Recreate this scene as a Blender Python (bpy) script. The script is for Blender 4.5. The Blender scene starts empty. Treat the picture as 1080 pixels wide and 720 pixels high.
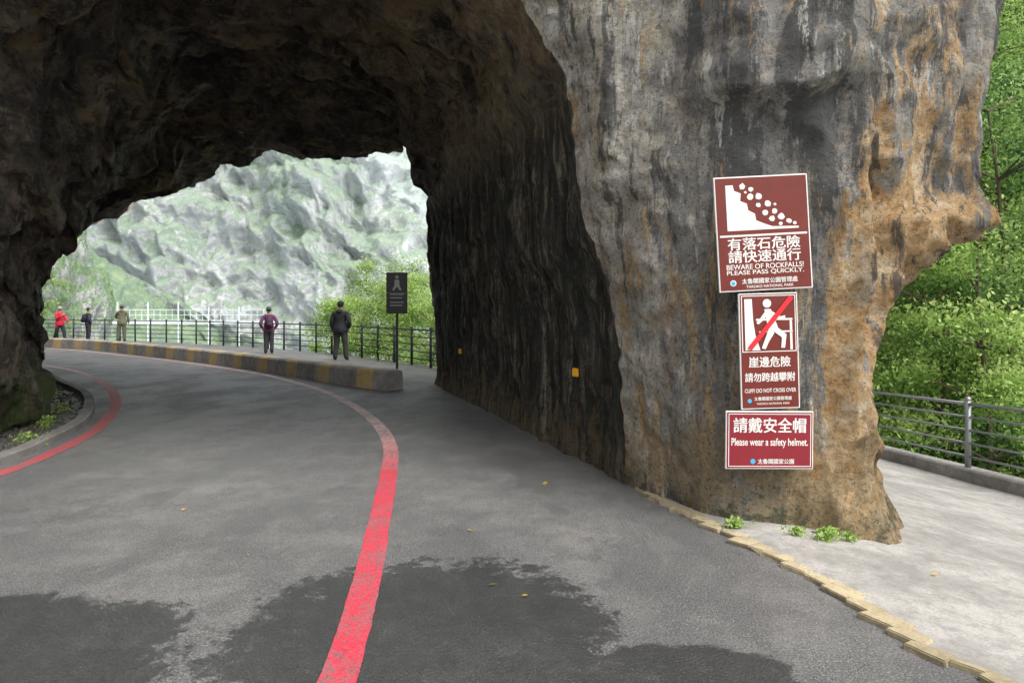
import bpy, bmesh, math, random
import numpy as np
from mathutils import Vector, noise, Matrix, Euler
random.seed(7); rng=np.random.default_rng(7)
C=bpy.context; D=bpy.data; SC=C.scene
W=D.worlds.new("World"); SC.world=W; W.use_nodes=True
SC.view_settings.view_transform='Standard'; SC.view_settings.look='None'; SC.view_settings.exposure=0

# ---------------------------------------------------------------- camera
cd=D.cameras.new("camera"); cam=D.objects.new("camera",cd); SC.collection.objects.link(cam)
cam.location=(0,0,1.6); cam.rotation_euler=(math.radians(90),0,0)
cd.sensor_width=36; cd.lens=24; cd.shift_y=-0.0324; cd.clip_start=0.05; cd.clip_end=3000
SC.camera=cam

# ---------------------------------------------------------------- light
SUN_D=Vector((0.5,-0.62,1.15)).normalized()
el=math.asin(SUN_D.z); az=math.atan2(SUN_D.x,SUN_D.y)
nt=W.node_tree; nt.nodes.clear()
sky=nt.nodes.new("ShaderNodeTexSky"); sky.sky_type='NISHITA'; sky.sun_disc=False
sky.sun_elevation=el; sky.sun_rotation=az; sky.air_density=1.0; sky.dust_density=5.0; sky.ozone_density=1.0
hs=nt.nodes.new("ShaderNodeHueSaturation"); hs.inputs['Saturation'].default_value=0.22; hs.inputs['Value'].default_value=2.2
bg=nt.nodes.new("ShaderNodeBackground"); bg.inputs['Strength'].default_value=0.15
wo=nt.nodes.new("ShaderNodeOutputWorld")
nt.links.new(sky.outputs[0],hs.inputs['Color']); nt.links.new(hs.outputs[0],bg.inputs[0]); nt.links.new(bg.outputs[0],wo.inputs[0])
sl=D.lights.new("sun",'SUN'); sl.energy=1.8; sl.angle=math.radians(35); sl.color=(1,0.96,0.9)
so=D.objects.new("sun",sl); SC.collection.objects.link(so); so.rotation_euler=SUN_D.to_track_quat('Z','Y').to_euler()

# ---------------------------------------------------------------- node helpers
class M:
    def __init__(s,name,rough=0.9):
        s.m=D.materials.new(name); s.m.use_nodes=True; s.t=s.m.node_tree; s.n=s.t.nodes
        s.b=s.n['Principled BSDF']; s.b.inputs['Roughness'].default_value=rough
        s.b.inputs['Specular IOR Level'].default_value=0.3
        s.tc=s.n.new("ShaderNodeTexCoord")
    def L(s,a,b): s.t.links.new(a,b)
    def map(s,sc=(1,1,1),loc=(0,0,0)):
        x=s.n.new("ShaderNodeMapping"); x.inputs['Scale'].default_value=sc; x.inputs['Location'].default_value=loc
        s.L(s.tc.outputs['Object'],x.inputs[0]); return x.outputs[0]
    def noise(s,scale,detail=6,rough=.6,sc=(1,1,1),loc=(0,0,0),dist=0):
        x=s.n.new("ShaderNodeTexNoise"); x.inputs['Scale'].default_value=scale; x.inputs['Detail'].default_value=detail
        x.inputs['Roughness'].default_value=rough; x.inputs['Distortion'].default_value=dist
        s.L(s.map(sc,loc),x.inputs['Vector']); return x.outputs['Fac']
    def vor(s,scale,feat='F1',sc=(1,1,1)):
        x=s.n.new("ShaderNodeTexVoronoi"); x.feature=feat; x.inputs['Scale'].default_value=scale
        s.L(s.map(sc),x.inputs['Vector']); return x.outputs['Distance']
    def ramp(s,fac,stops):
        x=s.n.new("ShaderNodeValToRGB"); r=x.color_ramp
        while len(r.elements)<len(stops): r.elements.new(0.5)
        for e,(p,c) in zip(r.elements,stops):
            e.position=p; e.color=(c if isinstance(c,tuple) else (c,c,c))+(1,) if not (isinstance(c,tuple) and len(c)==4) else c
        s.L(fac,x.inputs[0]); return x.outputs[0]
    def mix(s,fac,a,b,mode='MIX'):
        x=s.n.new("ShaderNodeMix"); x.data_type='RGBA'; x.blend_type=mode
        for v,i in ((fac,0),(a,6),(b,7)):
            if isinstance(v,(int,float)): x.inputs[i].default_value=v
            elif isinstance(v,tuple): x.inputs[i].default_value=v+(1,)
            else: s.L(v,x.inputs[i])
        return x.outputs[2]
    def math(s,op,a,b=0.0,c=None,clamp=False):
        x=s.n.new("ShaderNodeMath"); x.operation=op; x.use_clamp=clamp
        for i,v in enumerate((a,b,c)):
            if v is None: continue
            if isinstance(v,(int,float)): x.inputs[i].default_value=v
            else: s.L(v,x.inputs[i])
        return x.outputs[0]
    def xyz(s):
        x=s.n.new("ShaderNodeSeparateXYZ"); s.L(s.tc.outputs['Object'],x.inputs[0]); return x.outputs
    def mr(s,v,a,b,c=0.0,d=1.0):
        x=s.n.new("ShaderNodeMapRange"); x.interpolation_type='SMOOTHSTEP'
        s.L(v,x.inputs[0]); x.inputs[1].default_value=a; x.inputs[2].default_value=b; x.inputs[3].default_value=c; x.inputs[4].default_value=d
        return x.outputs[0]
    def attr(s,name):
        x=s.n.new("ShaderNodeAttribute"); x.attribute_name=name; return x.outputs
    def col(s,c):
        if isinstance(c,tuple): s.b.inputs['Base Color'].default_value=c+(1,)
        else: s.L(c,s.b.inputs['Base Color'])
        return s
    def rough(s,c): s.L(c,s.b.inputs['Roughness']); return s
    def bump(s,h,st=.5,d=.02):
        x=s.n.new("ShaderNodeBump"); x.inputs['Strength'].default_value=st; x.inputs['Distance'].default_value=d
        s.L(h,x.inputs['Height']); s.L(x.outputs[0],s.b.inputs['Normal']); return s

def simple(name,c,rough=.6,metal=0,var=.15,scale=20):
    m=M(name,rough); n=m.noise(scale,4)
    m.col(m.mix(n,tuple(max(0,v*(1-var)) for v in c),tuple(min(1,v*(1+var)) for v in c)))
    m.b.inputs['Metallic'].default_value=metal; m.bump(n,.1,.003); return m.m

# ---- rock materials
def rock_front():
    m=M("rock_face_mat",.85); X=m.xyz()
    n1=m.noise(1.3,12,.7); n2=m.noise(5,12,.75,loc=(3,1,2)); n3=m.noise(30,8,.75); nf=m.noise(11,12,.8,loc=(5,5,5)); nb=m.noise(2.6,12,.75,loc=(8,2,6),dist=.4)
    base=m.ramp(n1,[(.34,(.17,.165,.16)),(.46,(.27,.26,.245)),(.56,(.37,.355,.325)),(.68,(.48,.46,.42))])
    base=m.mix(m.ramp(n2,[(.46,0.),(.58,.65)]),base,(.20,.20,.195))
    base=m.mix(m.ramp(nb,[(.52,0.),(.58,.7)]),base,m.ramp(nf,[(.4,(.33,.27,.19)),(.6,(.52,.47,.39))]))
    ed=m.ramp(m.math('ADD',m.noise(1.6,10,.72,sc=(2,2,.7),loc=(1,1,7)),m.mr(X[0],1.7,.75,-.12,.13)),[(.48,0.),(.57,.85)])
    base=m.mix(ed,base,m.ramp(n2,[(.36,(.31,.25,.16)),(.46,(.49,.45,.36)),(.60,(.68,.66,.60))]))
    st=m.noise(1.5,10,.72,sc=(2.4,2.4,.34),loc=(5,0,0)); st=m.math('ADD',st,m.math('MULTIPLY',m.math('SUBTRACT',nf,.5),.35))
    gate=m.math('MULTIPLY',m.math('MULTIPLY',m.mr(X[0],1.15,1.6),m.mr(X[0],3.0,2.3)),m.mr(X[2],1.5,2.9)); 
    base=m.mix(m.ramp(m.math('ADD',st,m.math('MULTIPLY',gate,.08)),[(.54,0.),(.59,.85)]),base,m.ramp(n2,[(.4,(.055,.06,.062)),(.6,(.13,.13,.13))]))
    st2=m.noise(5,8,.75,sc=(3,3,.3),loc=(1,4,0)); base=m.mix(m.ramp(st2,[(.55,0.),(.63,.65)]),base,(.10,.092,.08))
    sw=m.noise(1.9,10,.78,sc=(2.4,2.4,.6),loc=(9,7,3)); base=m.mix(m.ramp(sw,[(.565,0.),(.605,.9)]),base,(.68,.66,.60))
    # narrow ochre runs down the middle of the face
    yr=m.noise(2.3,11,.76,sc=(2.6,2.6,.34),loc=(4,2,8)); base=m.mix(m.ramp(m.math('ADD',yr,m.mr(X[2],3.8,1.5,-.03,.025)),[(.555,0.),(.60,.85)]),base,m.ramp(nf,[(.4,(.36,.21,.08)),(.52,(.56,.38,.18)),(.62,(.66,.54,.36))]))
    so_=m.noise(1.5,11,.76,sc=(2.1,1.8,.62),loc=(2,8,5),dist=.3)
    side=m.math('ADD',m.mr(X[0],2.0,2.6,-.045,.125),m.mr(X[2],3.6,1.4,-.08,.03))
    f=m.ramp(m.math('ADD',so_,side),[(.55,0.),(.595,.95)])
    oc=m.ramp(m.math('ADD',m.math('MULTIPLY',nf,.55),m.math('MULTIPLY',nb,.45)),[(.37,(.20,.11,.05)),(.45,(.50,.29,.11)),(.53,(.64,.45,.25)),(.61,(.78,.68,.52))])
    base=m.mix(f,base,oc)
    # dark damp channels cutting the ochre crust
    dk=m.noise(2.4,10,.76,sc=(2.8,2.8,.35),loc=(7,7,2)); base=m.mix(m.ramp(m.math('ADD',dk,m.mr(X[0],2.2,2.6,-.08,.02)),[(.555,0.),(.59,.85)]),base,(.10,.095,.088))
    lo=m.ramp(m.math('ADD',m.noise(2.6,9,.75,loc=(4,4,4)),m.mr(X[2],1.2,.3,-.12,.08)),[(.51,0.),(.57,.75)])
    base=m.mix(lo,base,m.ramp(nf,[(.4,(.24,.18,.10)),(.6,(.46,.36,.21))]))
    mo=m.ramp(m.math('ADD',m.noise(6,8,.7,loc=(2,7,4)),m.mr(X[2],.5,.0,-.2,.06)),[(.54,0.),(.62,.75)])
    base=m.mix(mo,base,(.06,.075,.035))
    base=m.mix(m.ramp(n3,[(.36,.75),(.48,0.)]),base,(.07,.065,.058))
    m.col(base)
    h=m.math('ADD',n2,m.math('MULTIPLY',n3,.45)); h=m.math('ADD',h,m.math('MULTIPLY',nf,1.1)); h=m.math('SUBTRACT',h,m.math('MULTIPLY',st2,.4))
    m.bump(h,1.0,.085); return m.m
def rock_tunnel():
    m=M("tunnel_rock_mat",.75); X=m.xyz()
    n1=m.noise(.9,12,.7); n2=m.noise(4,12,.75,loc=(3,1,2)); n3=m.noise(22,8,.75); nf=m.noise(9,12,.8,loc=(2,2,2))
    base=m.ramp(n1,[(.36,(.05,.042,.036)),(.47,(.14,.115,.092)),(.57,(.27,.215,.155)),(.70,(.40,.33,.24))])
    base=m.mix(m.ramp(n2,[(.47,0.),(.56,.85)]),base,(.05,.048,.045))
    base=m.mix(m.ramp(nf,[(.53,0.),(.61,.6)]),base,(.34,.28,.20))
    sh=m.math('MULTIPLY',m.mr(X[0],-3.8,-1.2),m.mr(X[1],14.0,10.0))  # vault near the portal: its lit look painted in as lighter tan rock
    base=m.mix(m.math('MULTIPLY',sh,m.ramp(m.noise(1.4,12,.76,loc=(3,3,9),dist=.5),[(.43,0.),(.52,.88)])),base,m.ramp(nf,[(.38,(.24,.16,.08)),(.5,(.46,.35,.21)),(.62,(.60,.52,.40))]))
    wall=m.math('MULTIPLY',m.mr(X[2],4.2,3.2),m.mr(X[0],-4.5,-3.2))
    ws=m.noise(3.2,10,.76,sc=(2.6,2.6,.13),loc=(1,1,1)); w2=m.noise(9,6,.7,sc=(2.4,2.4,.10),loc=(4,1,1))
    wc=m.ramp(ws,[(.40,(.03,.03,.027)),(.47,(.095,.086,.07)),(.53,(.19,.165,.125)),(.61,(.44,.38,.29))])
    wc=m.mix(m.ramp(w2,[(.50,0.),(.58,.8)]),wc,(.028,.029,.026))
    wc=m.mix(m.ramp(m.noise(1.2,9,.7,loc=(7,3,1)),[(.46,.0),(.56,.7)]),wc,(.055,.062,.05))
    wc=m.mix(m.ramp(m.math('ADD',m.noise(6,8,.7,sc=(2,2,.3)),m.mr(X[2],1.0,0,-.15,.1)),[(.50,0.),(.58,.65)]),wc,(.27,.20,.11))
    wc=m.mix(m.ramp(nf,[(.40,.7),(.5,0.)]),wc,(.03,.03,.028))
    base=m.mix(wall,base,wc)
    sv=m.noise(1.2,10,.75,sc=(.7,1,2.2),loc=(3,9,2),dist=.6)
    vv=m.math('MULTIPLY',m.ramp(sv,[(.54,0.),(.60,.75)]),m.mr(X[2],3.2,4.2))
    base=m.mix(vv,base,(.44,.32,.17))
    mo=m.math('MULTIPLY',m.mr(X[0],-5.0,-6.0),m.ramp(m.math('ADD',m.noise(3,9,.75,loc=(6,1,4)),m.mr(X[2],1.6,.2,-.15,.10)),[(.52,0.),(.60,.85)]))
    base=m.mix(mo,base,(.11,.16,.05))
    m.col(base); m.rough(m.ramp(n2,[(.3,.42),(.6,.85)]))
    h=m.math('ADD',n2,m.math('MULTIPLY',n3,.35)); h=m.math('ADD',h,m.math('MULTIPLY',ws,1.0)); h=m.math('ADD',h,m.math('MULTIPLY',m.math('MULTIPLY',w2,wall),.9))
    h=m.math('ADD',h,m.math('MULTIPLY',m.noise(6,12,.78,sc=(.7,.7,1.8),dist=.8),1.3))
    m.bump(h,1.0,.18); return m.m
def asphalt():
    m=M("asphalt_mat",.7); X=m.xyz()
    n1=m.noise(.6,12,.72); n2=m.noise(85,5,.85); n3=m.noise(3.5,12,.78); v=m.vor(120); n5=m.noise(24,8,.85); sp=m.vor(26)
    n6=m.noise(1.1,12,.75,sc=(1,.55,1),loc=(5,9,0))
    base=m.ramp(n1,[(.36,(.10,.10,.102)),(.50,(.16,.158,.153)),(.64,(.225,.218,.205))])
    base=m.mix(m.ramp(n6,[(.53,0.),(.57,.55)]),base,(.09,.09,.094))
    base=m.mix(m.ramp(n3,[(.46,0.),(.56,.5)]),base,(.095,.095,.098))
    base=m.mix(m.ramp(n5,[(.40,.6),(.49,0.)]),base,(.07,.07,.07))
    base=m.mix(m.ramp(n2,[(.40,.85),(.49,0.)]),base,(.04,.04,.04))
    base=m.mix(m.ramp(n2,[(.54,0.),(.64,.75)]),base,(.42,.41,.39))
    base=m.mix(m.math('MULTIPLY',m.ramp(sp,[(.05,.8),(.12,0.)]),m.ramp(n3,[(.45,0.),(.5,1.)])),base,(.40,.38,.33))
    d=m.noise(1.7,12,.82,loc=(2,2,0)); d2=m.noise(7,10,.85,loc=(1,6,0))
    dd=m.math('ADD',m.math('MULTIPLY',m.math('SUBTRACT',d,.5),3.4),m.math('MULTIPLY',m.math('SUBTRACT',d2,.5),2.0))
    def ell(cx,cy,rx,ry):
        a=m.math('POWER',m.math('ABSOLUTE',m.math('DIVIDE',m.math('SUBTRACT',X[0],cx),rx)),2.2)
        b=m.math('POWER',m.math('ABSOLUTE',m.math('DIVIDE',m.math('SUBTRACT',X[1],cy),ry)),2.2)
        return m.math('SUBTRACT',1.0,m.math('ADD',a,b))
    e=m.math('MAXIMUM',ell(-.45,3.35,.95,1.0),ell(-2.45,3.12,.95,.70))
    e=m.math('MAXIMUM',e,ell(.72,2.9,.55,.36))
    wet=m.mr(m.math('ADD',e,dd),-.05,.16)
    wet=m.math('MULTIPLY',wet,m.ramp(d2,[(.34,.7),(.48,1.)]))
    drops=m.ramp(m.noise(2.6,10,.8,loc=(8,3,0)),[(.655,0.),(.68,.75)])
    wet=m.math('MAXIMUM',wet,drops)
    base=m.mix(wet,base,m.mix(1.0,base,(.32,.33,.34),'MULTIPLY'))
    m.col(base); m.rough(m.mix(wet,m.ramp(n6,[(.44,(.60,)*3),(.57,(.40,)*3)]),(.33,.33,.33)))
    m.b.inputs['Specular IOR Level'].default_value=.5
    m.bump(m.math('ADD',n2,m.math('MULTIPLY',v,.6)),.85,.009); return m.m
def concrete(name,c=(.36,.35,.33),dirt=.5,yellow=False):
    m=M(name,.85); n1=m.noise(1.3,12,.76); n2=m.noise(9,10,.8); n3=m.noise(70,5,.8)
    a=m.mix(m.ramp(n1,[(.42,0.),(.58,1.)]),tuple(v*.6 for v in c),c)
    a=m.mix(m.ramp(n2,[(.5,0.),(.60,dirt)]),a,tuple(v*.45 for v in c))
    a=m.mix(m.ramp(n3,[(.41,.6),(.5,0.)]),a,tuple(v*.5 for v in c))
    if yellow:
        u=m.attr('along')[2]
        fr=m.math('FRACT',m.math('DIVIDE',u,1.6)); k=m.math('MULTIPLY',m.math('GREATER_THAN',fr,.30),m.math('LESS_THAN',fr,.62))
        kd=m.math('MULTIPLY',m.math('GREATER_THAN',fr,.70),m.ramp(n2,[(.42,0.),(.54,.45)]))
        k=m.math('MULTIPLY',k,m.ramp(n2,[(.42,.15),(.53,.85)]))
        a=m.mix(k,a,(.66,.45,.14)); a=m.mix(kd,a,(.17,.16,.145))
    m.col(a); m.bump(m.math('ADD',n2,n3),.5,.01); return m.m
def paint(name,c,c2,y0,y1,wear=.5):
    m=M(name,.6); X=m.xyz(); n=m.noise(22,12,.85); n2=m.noise(2.2,8,.7); n3=m.noise(85,5,.85)
    a=m.mix(m.math('ADD',m.mr(X[1],y0,y1),m.math('MULTIPLY',m.math('SUBTRACT',n2,.5),.5),clamp=True),c,c2)
    a=m.mix(m.ramp(m.math('ADD',n,m.math('MULTIPLY',n2,.35)),[(.655,0.),(.72,wear)]),a,(.17,.13,.13))
    a=m.mix(m.ramp(n3,[(.40,.8),(.48,0.)]),a,tuple(v*.3 for v in c))
    m.col(a); m.bump(n3,.6,.006); return m.m
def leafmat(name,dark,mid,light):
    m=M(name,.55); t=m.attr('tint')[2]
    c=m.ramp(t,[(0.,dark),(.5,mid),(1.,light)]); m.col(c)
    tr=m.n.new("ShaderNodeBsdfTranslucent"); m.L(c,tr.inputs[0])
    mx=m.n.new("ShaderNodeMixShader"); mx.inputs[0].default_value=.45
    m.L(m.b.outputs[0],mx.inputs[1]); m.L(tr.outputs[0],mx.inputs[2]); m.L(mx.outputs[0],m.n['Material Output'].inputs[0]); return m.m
def mountain_mat(name,k,haze,sc=1.0):
    m=M(name,.95); g=m.n.new("ShaderNodeNewGeometry"); s=m.n.new("ShaderNodeSeparateXYZ"); m.L(g.outputs['Normal'],s.inputs[0])
    n1=m.noise(.03*sc,12,.70,sc=(1,1,.8)); n2=m.noise(.2*sc,12,.8); n3=m.noise(.06*sc,12,.8,sc=(1.8,1.8,.45),loc=(3,3,3)); nc=m.noise(.11*sc,12,.8,sc=(2.2,1,.5),loc=(6,3,3),dist=.5)
    # slanted strata
    mp=m.n.new("ShaderNodeMapping"); mp.inputs['Rotation'].default_value=(0,.55,0); mp.inputs['Scale'].default_value=(.25,.25,1.6); m.L(m.tc.outputs['Object'],mp.inputs[0])
    xs=m.n.new("ShaderNodeTexNoise"); xs.inputs['Scale'].default_value=.12*sc; xs.inputs['Detail'].default_value=12; xs.inputs['Roughness'].default_value=.75; m.L(mp.outputs[0],xs.inputs['Vector']); strata=xs.outputs['Fac']
    r=m.ramp(n2,[(.38,(.26,.27,.28)),(.46,(.43,.44,.44)),(.54,(.57,.575,.57)),(.64,(.74,.74,.73))])
    r=m.mix(m.ramp(strata,[(.44,.6),(.52,0.)]),r,(.27,.28,.28))
    r=m.mix(m.ramp(n3,[(.49,0.),(.54,.75)]),r,(.74,.73,.70))
    r=m.mix(m.ramp(nc,[(.54,0.),(.59,.6)]),r,(.28,.285,.28))
    veg=m.math('ADD',m.math('ADD',m.math('MULTIPLY',s.outputs[2],.30),n1),m.math('MULTIPLY',m.math('SUBTRACT',n2,.5),.8))
    vf=m.ramp(veg,[(k,0.),(k+.04,.95)])
    gcol=m.ramp(m.noise(.6*sc,10,.85),[(.38,(.06,.13,.07)),(.5,(.15,.25,.10)),(.62,(.30,.40,.16))])
    c=m.mix(vf,r,gcol)
    m.col(m.mix(haze,c,(.70,.77,.82))); m.bump(m.math('ADD',n2,m.math('MULTIPLY',m.noise(.6*sc,10,.78),.5)),.9,2.0/sc); return m.m  # aerial haze painted in: pale blue mixed into the base colour
MAT=dict(front=rock_front(),tunnel=rock_tunnel(),asphalt=asphalt(),
 conc=concrete("concrete_path_mat",(.40,.385,.36),.55),barrier=concrete("barrier_mat",(.44,.42,.38),.4,True),
 kerb=concrete("kerb_mat",(.30,.29,.27),.6),ykerb=concrete("yellow_kerb_mat",(.50,.42,.27),.8),debris=concrete("debris_mat",(.12,.11,.09),.7),
 red=paint("red_line_mat",(.58,.045,.075),(.62,.48,.46),6.2,9.5,.8), red2=paint("red_line_far_mat",(.50,.08,.09),(.60,.42,.40),12,18,.75),
 white=simple("white_paint",(.75,.75,.74),.6),maroon=simple("sign_maroon",(.13,.020,.013),.42,0,.25,5),crimson=simple("sign_crimson",(.20,.016,.025),.42,0,.2,5),
 signwhite=simple("sign_white",(.64,.63,.60),.5,0,.12,10),signred=simple("sign_red",(.6,.02,.03),.5),signblue=simple("sign_blue",(.05,.35,.55),.5),
 metal=simple("galvanised",(.26,.27,.28),.45,.6),black=simple("black_metal",(.025,.026,.028),.5,.2),
 blackrail=simple("dark_rail",(.035,.04,.042),.5,.1), bridge=simple("bridge_white",(.60,.66,.66),.6,0,.1,2),
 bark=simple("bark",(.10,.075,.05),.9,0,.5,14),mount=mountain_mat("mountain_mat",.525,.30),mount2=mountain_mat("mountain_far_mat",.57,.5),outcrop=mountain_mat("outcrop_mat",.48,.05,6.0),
 leaf=leafmat("leaf_green",(.04,.10,.03),(.15,.28,.07),(.38,.52,.18)),
 leaf2=leafmat("leaf_bright",(.11,.21,.04),(.32,.47,.11),(.56,.68,.26)),
 leaf3=leafmat("leaf_fallen",(.45,.30,.04),(.6,.42,.06),(.65,.5,.1)),
 yellow=simple("reflector_yellow",(.80,.42,.03),.4),
 skin=simple("skin",(.42,.26,.19),.5),hair=simple("hair",(.015,.012,.011),.6))

# ---------------------------------------------------------------- mesh helpers
def obj(name,me,parent=None,mats=()):
    o=D.objects.new(name,me); SC.collection.objects.link(o)
    for m in mats: me.materials.append(m)
    if parent: o.parent=parent
    return o
def empty(name,loc=(0,0,0),rot=(0,0,0)):
    e=D.objects.new(name,None); SC.collection.objects.link(e); e.location=loc; e.rotation_euler=rot; e.empty_display_size=.2; return e
def mesh(name,v,f,smooth=False):
    me=D.meshes.new(name); me.from_pydata([tuple(p) for p in v],[],f); me.update()
    if smooth: me.polygons.foreach_set('use_smooth',[True]*len(me.polygons))
    return me
def grid_mesh(name,P,smooth=True,flip=False):
    nu,nv=P.shape[:2]; v=P.reshape(-1,3)
    i=np.arange(nu-1)[:,None]; j=np.arange(nv-1)[None,:]; a=(i*nv+j).ravel(); b=a+1; c=a+nv+1; d=a+nv
    f=np.stack([a,b,c,d] if not flip else [d,c,b,a],1)
    return mesh(name,v.tolist(),f.tolist(),smooth)
def sm(a,b,x):
    t=min(1,max(0,(x-a)/(b-a))); return t*t*(3-2*t)
def disp(p):
    """rock relief: position-only so neighbouring sheets stay joined"""
    x,y,z=p; P=Vector(p)
    flr=sm(-.1,.5,z)
    vault=max(sm(3.5,4.8,z)*sm(.4,-1.2,x),.8*sm(-4.2,-5.6,x))
    d=noise.noise_vector(P*.55+Vector((3,1,7)))*(.10+.34*vault)
    d+=noise.noise_vector(P*1.5+Vector((9,4,1)))*(.06+.17*vault)
    if vault>.01:
        R_=Matrix.Rotation(.5,3,'X')@Matrix.Rotation(.4,3,'Y'); q=R_@P
        k=1-2.2*abs(noise.noise(Vector((q.x*.55,q.y*.55,q.z*1.9))))
        k2=1-2.2*abs(noise.noise(Vector((q.x*1.4+5,q.y*1.4,q.z*4.2))))
        k3=1-2.2*abs(noise.noise(Vector((q.x*3.4+5,q.y*3.4,q.z*8))))
        d+=(Vector((.25,-.15,-.5))*.46*k+Vector((.2,-.3,-.4))*.26*k2+Vector((.2,-.3,-.4))*.12*k3)*vault*sm(17.5,14,y)
    q=Vector((x*2.1,y*2.1,z*5.0)); r=noise.noise_vector(q)
    d+=r*(.015+.07*vault)
    d+=noise.noise_vector(P*4.3)*(.032+.045*vault)
    d+=noise.noise_vector(P*9)*(.016+.02*vault)
    d+=noise.noise_vector(P*19)*.007
    foot=sm(1.9,2.5,x)*sm(7,5.8,y)
    if foot>0:
        lo=.50+.60*sm(3.4,1.8,z)
        k=1-2*abs(noise.noise(Vector((x*2.6+3,y*1.5,z*.5)))); k2=1-2*abs(noise.noise(Vector((x*6,y*4,z*1.1))))
        d+=Vector((.35,-.95,0))*(.24*(k-.5)+.12*(k2-.5))*foot*lo
    if x<1.3 and y>6.15:
        fl=sm(4.2,3.0,z)*sm(-3,-1.8,x)
        d+=Vector((.9,.3,0))*(.13*(1-2*abs(noise.noise(Vector((x*2.6,y*2.6,z*.22)))))+.06*(1-2*abs(noise.noise(Vector((x*6,y*6,z*.35)))))+.03*noise.noise(Vector((x*14,y*14,z*.6))))*fl*sm(6.15,6.6,y)
    if x>1.0 and y<6.5:
        d+=Vector((0,-.20,0))*(sm(3.12,3.25,z+.12*noise.noise(P*1.3)))*sm(1.3,1.6,x)*sm(2.7,2.3,x)
        d+=Vector((0,.15,0))*sm(3.5,4.3,z)
    if x>.4 and y<6.4:
        k=1-2*abs(noise.noise(Vector((x*1.9+7,y,z*.4)))); d+=Vector((0,.12,0))*(k-.5)
        d+=Vector((.3,-1,0))*.07*(1-2.4*abs(noise.noise(Vector((x*1.3+z*.8,y,z*1.6-x*.5)))))
    flat=sm(1.25,1.45,x)*sm(2.45,2.25,x)*sm(3.0,2.75,z)*sm(.1,.35,z)*sm(6,5.4,y)
    return d*(1-.75*flat)*(.35+.65*flr)
def displace(P):
    out=P.copy(); sh=P.shape
    for i in range(sh[0]):
        for j in range(sh[1]):
            p=P[i,j]; d=disp(tuple(p)); out[i,j]=(p[0]+d.x,p[1]+d.y,p[2]+d.z)
    return out
def I(x,xs,ys): return np.interp(x,xs,ys)

# ---------------------------------------------------------------- tunnel
nu_=[0,.1,.14,.19,.23,.26,.28,.34,.40,.48,.62,.70,.85,1]
nx=[1.04,.865,.67,.56,.52,.30,.17,-.5,-1.5,-3,-4.6,-5.4,-5.8,-5.6]
ny=[6.2,6.2,6.2,6.2,6.2,6.2,6.2,6.15,6.05,5.9,5.5,5.3,5.1,5.0]
nz=[0,1.6,2.25,3.1,3.7,4.14,4.4,5.0,5.4,5.6,5.1,4.2,2,0]
fu=[0,.12,.23,.27,.32,.36,.40,.48,.56,.63,.67,.73,.82,.87,.93,1]
fx=[-1.7,-1.75,-1.86,-2.23,-2.88,-3.4,-4.0,-5.2,-6.3,-7.5,-8.2,-9.5,-11.8,-12.8,-13.3,-13.5]
fy=[14.4,14.4,14.4,14.6,14.85,15.05,15.3,15.8,16.2,16.7,17,17.5,18.36,18.6,18.8,18.9]
fz=[0,2,4,4.62,5.35,5.35,5.15,5.10,5.05,4.85,4.5,4.3,3.95,3.5,2,0]
NS,NU=260,340
S=np.linspace(0,1,NS); U=np.linspace(0,1,NU)
P=np.zeros((NS,NU,3))
for i,s in enumerate(S):
    A=np.stack([I(U,nu_,nx),I(U,nu_,ny),I(U,nu_,nz)],1); B=np.stack([I(U,fu,fx),I(U,fu,fy),I(U,fu,fz)],1)
    Q=A*(1-s)+B*s
    bul=1.35*max(0,math.sin(math.pi*s**.66))**1.7-.45*math.sin(math.pi*s)**2*(s>.5)-.15*sm(.3,.6,s)*sm(1,.8,s)
    Q[:,0]+=bul*np.clip((U-.45)/.4,0,1)
    Q[:,2]+=.55*math.sin(math.pi*s)*np.clip((Q[:,2]-3.8)/1.0,0,1)
    Q[:,2]-=.15*np.clip(1-Q[:,2]/2,0,1)
    P[i]=Q
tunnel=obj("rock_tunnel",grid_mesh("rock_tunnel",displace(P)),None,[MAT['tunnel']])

# ---------------------------------------------------------------- pillar
def cr(p,n):
    p=np.array(p); pp=np.vstack([2*p[0]-p[1],p,2*p[-1]-p[-2]]); out=[]
    for k in range(len(p)-1):
        a,b,c,d=pp[k:k+4]
        for t in np.linspace(0,1,n[k],endpoint=False):
            out.append(.5*((2*b)+(-a+c)*t+(2*a-5*b+4*c-d)*t*t+(-a+3*b-3*c+d)*t**3))
    out.append(p[-1]); return np.array(out)
ZS=np.concatenate([np.linspace(0,5.6,260),np.linspace(5.7,12,60)])
rows=[]
for z in ZS:
    xl=I(z,[0,1.6,2.25,3.1,3.7,4.14,4.4,5,5.4,5.6],[1.04,.865,.67,.56,.52,.30,.17,-.5,-1.5,-3])
    yl=I(z,[0,4.4,5,5.4,5.6],[6.2,6.2,6.15,6.05,5.9])
    xr=I(z,[0,.35,.7,1.64,1.86,2.05,2.23,2.45,3.11,4,7,12],[3.04,2.86,2.70,2.72,2.97,3.32,3.60,3.54,3.60,3.72,4.2,4.6])
    xf=I(z,[0,4,4.58,5.2,5.6],[-1.7,-1.86,-2.15,-2.3,-2.4]); yf=I(z,[0,4,4.58,5.2,5.6],[14.4,14.4,14.6,14.75,14.8])
    fl=.30*sm(.6,0,z)
    cz=[(xl,yl),(max(xl+.25,I(z,[0,2,4.4],[1.3,1.0,.8])),5.72),(1.62,5.14),(2.15,4.98),(2.6+.1*(xr-2.9),5.0-fl*.5),(xr,5.35),(xr+.15,6.5),(xr-.3,9),(1.5,13.3),(-.2,14.9),(xf,yf)]
    q=cr(cz,[16,28,36,36,36,28,14,12,10,8]); rows.append(np.column_stack([q,np.full(len(q),z-.15*max(0,1-z/2))]))
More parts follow.
